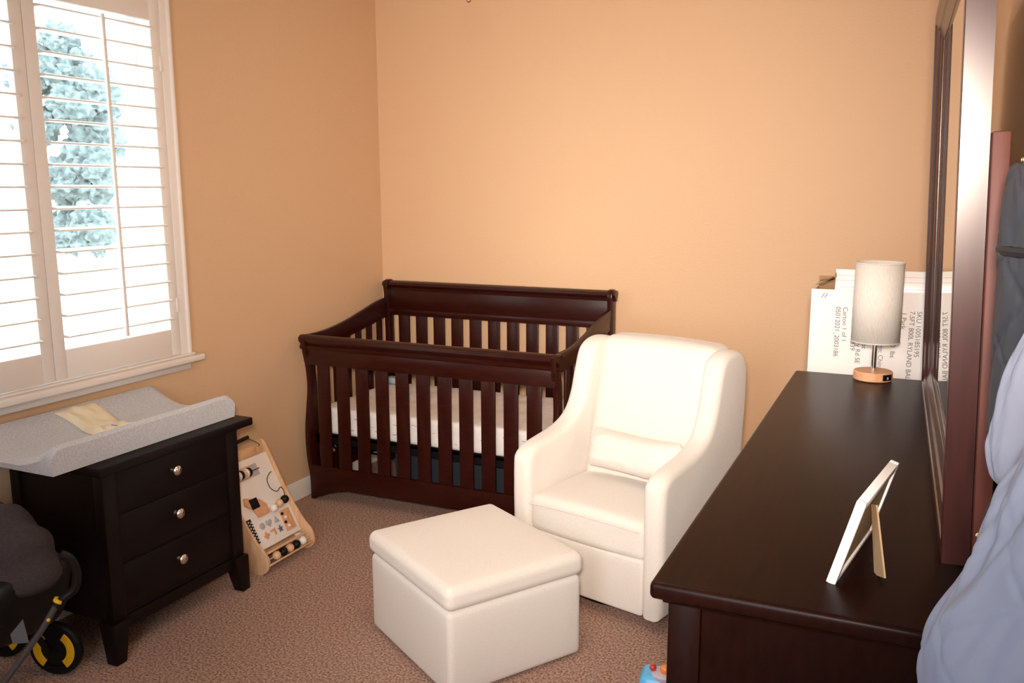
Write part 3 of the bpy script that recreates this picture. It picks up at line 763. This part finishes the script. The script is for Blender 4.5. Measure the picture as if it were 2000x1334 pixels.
obj('shade_rim', bm, LINEN, t)
one('bulb_socket', TOYW, t, lathe, [(.014, .235), (.016, .24), (.016, .27), (.022, .29), (.026, .31), (.02, .33), (.0, .335)], (0, 0, 0), 20)
bm = bmesh.new()
for a in range(3): tube(bm, [(0, 0, .262), (.074 * math.cos(a * 2.09), .074 * math.sin(a * 2.09), .262)], .0015, 6)
obj('shade_spider', bm, CHROME, t)

# ------------------------------------------------------------ picture frame on the dresser (seen edge-on, leaning back)
def picframe():
    # bottom edge on the dresser, plane runs away from the camera
    A = Vector((-.097, 1.420, .9735)); K = Vector((-.053, 1.475, 1.10)); Tt = Vector((-.004, 1.705, 1.10))
    e1 = Vector((math.sin(R(9.5)), math.cos(R(9.5)), 0))
    up = (K - A); up -= e1 * up.dot(e1); hlen = up.length; up.normalize()
    n = up.cross(e1); n = n if n.x > 0 else -n                     # back side (towards +x)
    t = thing('picture_frame', 'white picture frame on the dresser, turned away, with kraft easel leg', 'picture frame', A)
    M4 = Matrix(((e1.x, up.x, n.x, 0), (e1.y, up.y, n.y, 0), (e1.z, up.z, n.z, 0), (0, 0, 0, 1)))
    fw, th = .014, .015; wlen = .255; h = .150
    def B(*a, **k): k['M4'] = M4; return box(*a, **k)
    for a in ((0, fw, 0, h), (wlen - fw, wlen, 0, h)): one('frame_side', PHOTO, t, B, a[0], a[1], a[2], a[3], 0, th, bev=.0015)
    for a in ((fw, wlen - fw, 0, fw), (fw, wlen - fw, h - fw, h)): one('frame_bar', PHOTO, t, B, a[0], a[1], a[2], a[3], 0, th, bev=.0015)
    one('backing_board', KRAFT, t, B, fw - .004, wlen - fw + .004, fw - .004, h - fw + .004, th - .008, th - .004, bev=0)
    one('picture_print', CARD, t, B, fw - .002, wlen - fw + .002, fw - .002, h - fw + .002, .004, .006, bev=0)
    # easel leg: from mid back down to the dresser
    p0 = M4 @ Vector((wlen * .36, h * .80, th + .002)); foot = Vector((-.018 - A.x, 1.472 - A.y, .002))
    d = (foot - p0); ll = d.length; d.normalize(); s = Vector((-.36, .93, 0)); nn = s.cross(d).normalized(); s = d.cross(nn)
    M5 = Matrix(((s.x, d.x, nn.x, p0.x), (s.y, d.y, nn.y, p0.y), (s.z, d.z, nn.z, p0.z), (0, 0, 0, 1)))
    one('easel_leg', KRAFT, t, prism, [(-.012, 0), (.012, 0), (.024, ll), (-.024, ll)], 'z', -.0015, .0015, M4=M5)
picframe()

# ------------------------------------------------------------ tall white carton behind the dresser
def carton():
    bx, by = -.0950, 3.40
    t = thing('tall_carton', 'tall white shipping carton with printed text and torn top behind dresser', 'box', (bx, by, 0))
    w_ = .237; d_ = .11; H = 1.243
    bm = bmesh.new(); th = .005
    box(bm, -w_, w_, -d_, -d_ + th, 0, H, .001); box(bm, -w_, w_, d_ - th, d_, 0, H, .001)
    box(bm, -w_, -w_ + th, -d_ + th, d_ - th, 0, H - .01, .001); box(bm, w_ - th, w_, -d_ + th, d_ - th, 0, H - .01, .001); box(bm, -w_, w_, -d_, d_, 0, .006)
    obj('carton_body', bm, CARD, t)
    bm = bmesh.new(); box(bm, -w_ + .075, w_ - .002, -.004, .0, 0, .088, .001); bm.transform(Matrix.Translation((0, -d_ + .035, H - .018)) @ Matrix.Rotation(R(-14), 4, 'X'))
    obj('tape_flap', bm, TAPE, t)
    bm = bmesh.new()
    for z in (.024, .048, .066): box(bm, -w_ + .076, w_ - .003, -.0048, -.0041, z, z + .0012)
    bm.transform(Matrix.Translation((0, -d_ + .035, H - .018)) @ Matrix.Rotation(R(-14), 4, 'X')); obj('flap_crease', bm, TOYG, t)
    bm = bmesh.new()
    prism(bm, [(-w_ - .006, H - .006), (-w_ + .010, H + .012), (-w_ + .040, H + .020), (-w_ + .078, H + .042), (-w_ + .076, H + .058), (-w_ + .070, H + .034), (-w_ + .02, H + .024)], 'y', -d_ + .02, -d_ + .10)
    obj('torn_flap', bm, CARDB, t)
    one('inner_flap', CARDB, t, box, -w_ + .006, w_ - .006, d_ - .03, d_ - .025, H - .1, H + .03, .001)
    bm = bmesh.new()
    for x in (-w_ + .040, -w_ + .050, w_ - .062, w_ - .050):
        tt = bmesh.new(); box(tt, -.0012, .0012, -.0012, 0, -.010, .010); tt.transform(Matrix.Translation((x, -d_ - .0002, H - .022)) @ Matrix.Rotation(R(28), 4, 'Y')); merge(bm, tt)
    obj('staple', bm, INK, t)
    def text(s, x, ztop, size):
        c = bpy.data.curves.new('printed_text', 'FONT'); c.body = s; c.size = size; c.extrude = .0003
        tmp = bpy.data.objects.new('tmp', c); C.objects.link(tmp); dg = bpy.context.evaluated_depsgraph_get()
        me = bpy.data.meshes.new_from_object(tmp.evaluated_get(dg)); bpy.data.objects.remove(tmp)
        me.transform(Matrix.Translation((x - bx, -d_ - .0006, ztop)) @ Matrix.Rotation(R(90), 4, 'X') @ Matrix.Rotation(R(-90), 4, 'Z'))
        me.materials.clear(); me.materials.append(INK)
        o = bpy.data.objects.new('printed_text', me); C.objects.link(o); o.parent = t
    text('Carton 1 of 1', -.222, 1.183, .0225)
    text('05012021_2003186', -.246, 1.183, .0225)
    text('Home Depot', -.153, 1.160, .0225); text('2455 Paces Ferry Rd SE', -.173, 1.200, .0225); text('Atlanta, GA 30339', -.191, 1.200, .0225)
    text('Origin: China', -.098, 1.090, .0225); text('64.00  lbs', -.060, 1.100, .0225)
    text('1 Pack', -.032, 1.175, .0225)
    text('7.5FT 800L RYLAND BALSAM', -.006, 1.180, .0225); text('SKU 1005185195', .016, 1.180, .0225)
    return t
carton()

# ------------------------------------------------------------ blue toy by the foot of the dresser
t = thing('blue_toy', 'bright blue plastic toy with orange knob beside the dresser foot', 'toy', (-.640, 2.46, 0), (0, 0, R(10)))
def tf(p):
    k = (p.z + .065) / .13; p.x *= 1.06 - .28 * k; p.y *= 1.05 - .25 * k; return p
one('toy_body', CYAN, t, rbox, (0, 0, .066), (.062, .06, .065), .028, tf, n=8)
one('toy_foot', CYAN, t, rbox, (-.03, -.03, .014), (.075, .05, .013), .012, None, n=4)
one('collar', LILAC, t, lathe, [(.0, .118), (.036, .118), (.040, .124), (.040, .132), (.030, .138), (0, .139)], (.022, -.01, 0), 28)
one('orange_knob', ORAN, t, ball, (.026, -.018, .147), .016)
one('red_knob', REDP, t, ball, (-.012, -.012, .146), .011)

# ------------------------------------------------------------ garments hanging on the right wall, close to the camera
def garment(name, label, cat, m_, prof, yc_, ry, x_wall, seed, amp=.010, quilt=0, lining=None):
    """hanging body: prof = list of (z, left x); the body spans from left x to the wall"""
    z0_ = prof[0][0]
    t = thing(name, label, cat, (x_wall, yc_, prof[-1][0]))
    bm = bmesh.new(); n = 110; rings = []
    sp = smoothpts([(p[0], p[1], p[2] if len(p) > 2 else 1) for p in prof], 14)
    for i, p in enumerate(sp):
        z, xl, ky = p; row = []
        cx0 = x_wall; rx = cx0 - xl
        for k in range(n):
            a = math.pi / 2 + math.pi * k / (n - 1)       # half ellipse facing the room
            d = Vector((math.cos(a), math.sin(a), 0))
            wv = amp * noise.noise(Vector((math.cos(a) * 2 + seed, math.sin(a) * 3, z * 5))) + amp * .5 * noise.noise(Vector((a * 5, seed, z * 14)))
            wv += amp * .8 * (abs(noise.noise(Vector((a * 2.2 + z * 6, seed + 4, z * 3)))) - .2)
            wv += amp * .35 * (abs(noise.noise(Vector((a * 6 - z * 9, seed + 8, z * 11)))) - .2)
            if quilt:
                q = min(abs(math.sin(a * 3.2 + z * 26)), abs(math.sin(a * 3.2 - z * 26))); wv += quilt * min(1, q * 5) 
            rr = 1 + wv / max(rx, .03)
            row.append(bm.verts.new((rx * rr * d.x, ry * ky * rr * d.y, z - prof[-1][0])))
        rings.append(row)
    for i in range(len(rings) - 1):
        for k in range(n): bm.faces.new((rings[i][k], rings[i][(k + 1) % n], rings[i + 1][(k + 1) % n], rings[i + 1][k]))
    bm.faces.new(rings[0]); bm.faces.new(rings[-1][::-1])
    bmesh.ops.recalc_face_normals(bm, faces=bm.faces[:])
    obj(name + '_body', bm, m_, t, ang=70)
    return t
XW = .197
dj = garment('quilted_jacket', 'dark grey quilted jacket hanging on wall hook behind mirror', 'jacket', DKQ,
             [(1.632, .135, .7), (1.618, .110, .9), (1.50, .107, 1), (1.40, .108, 1), (1.32, .109, 1), (1.26, .112, .95), (1.235, .125, .85)], 1.38, .10, XW, 3, .005, .004)
bm = bmesh.new(); tube(bm, [(-.091 * math.sin(a) , .102 * math.cos(a), 1.515 - 1.235) for a in [math.pi * k / 20 for k in range(21)]], .008, 8); obj('black_strap', bm, BLKF, dj)
bm = bmesh.new(); tube(bm, smoothpts([(XW, 1.33, 1.652), (.170, 1.33, 1.652), (.140, 1.33, 1.632), (.118, 1.33, 1.632)], 5), .0035, 10); ball(bm, (.118, 1.33, 1.634), .0038)
o = obj('wall_hook', bm, BRASS); tag(o, 'small brass wall hook above the dark quilted jacket', 'hook')
garment('pale_jacket', 'pale lined light grey jacket hanging in front of dark quilted one', 'jacket', LTW,
        [(1.50, .150, .4), (1.44, .125, .7), (1.38, .103, 1), (1.31, .095, 1), (1.285, .094, 1), (1.255, .101, .9), (1.238, .120, .6)], 1.17, .035, XW, 9, .006, .001)
t = garment('black_bag', 'black bag with brass stud hanging low between dresser mirror and jackets', 'bag', BLKF,
        [(1.23, .14, .7), (1.20, .105, 1), (1.10, .094, 1), (1.02, .098, 1), (.99, .13, .9)], 1.215, .055, XW, 5, .004)
one('brass_stud', BRASS, t, ball, (-.101, -.012, .175), .004)
garment('grey_coat', 'light blue-grey padded coat hanging at the right edge nearest the viewer', 'coat', LTQ,
        [(1.60, .19, .3), (1.50, .178, .5), (1.42, .155, .7), (1.327, .114, .9), (1.247, .087, 1), (1.205, .074, 1), (1.161, .049, 1), (1.121, .039, 1), (1.091, .038, 1), (1.05, .042, 1), (.9, .05, 1), (.82, .06, .95), (.78, .09, .8)], .98, .10, XW, 21, .012, .0022)

# ------------------------------------------------------------ ceiling fan with light bowl and pull chain
t = thing('ceiling_fan', 'brown ceiling fan with light bowl, only its pull chain tip showing', 'ceiling fan', (-1.083, 2.1, 2.70))
one('mount', FANW, t, lathe, [(.065, 0), (.07, -.02), (.03, -.05), (.012, -.06), (.012, -.12)], (0, 0, 0), 24)
one('motor', FANW, t, lathe, [(.0, -.11), (.10, -.12), (.13, -.15), (.13, -.20), (.09, -.24), (.06, -.25), (0, -.25)], (0, 0, 0), 32)
for k in range(5):
    bm = bmesh.new(); prism(bm, [(.12, -.025), (.20, -.055), (.60, -.070), (.64, -.04), (.64, .04), (.60, .070), (.20, .055), (.12, .025)], 'z', -.004, .004, bev=.002)
    bm.transform(Matrix.Rotation(R(72 * k + 20), 4, 'Z') @ Matrix.Translation((0, 0, -.185)) @ Matrix.Rotation(R(10), 4, 'X')); obj('blade', bm, FANW, t)
one('light_bowl', BULB, t, lathe, [(.11, -.25), (.13, -.27), (.12, -.32), (.09, -.36), (.04, -.385), (0, -.39)], (0, 0, 0), 32)
bm = bmesh.new(); tube(bm, [(0, -.0, -.385), (0, 0, -.615)], .0012, 6); obj('pull_chain', bm, BRASS, t)
one('chain_pull', FANW, t, lathe, [(0, -.605), (.004, -.608), (.007, -.620), (.006, -.630), (0, -.634)], (0, 0, 0), 14)
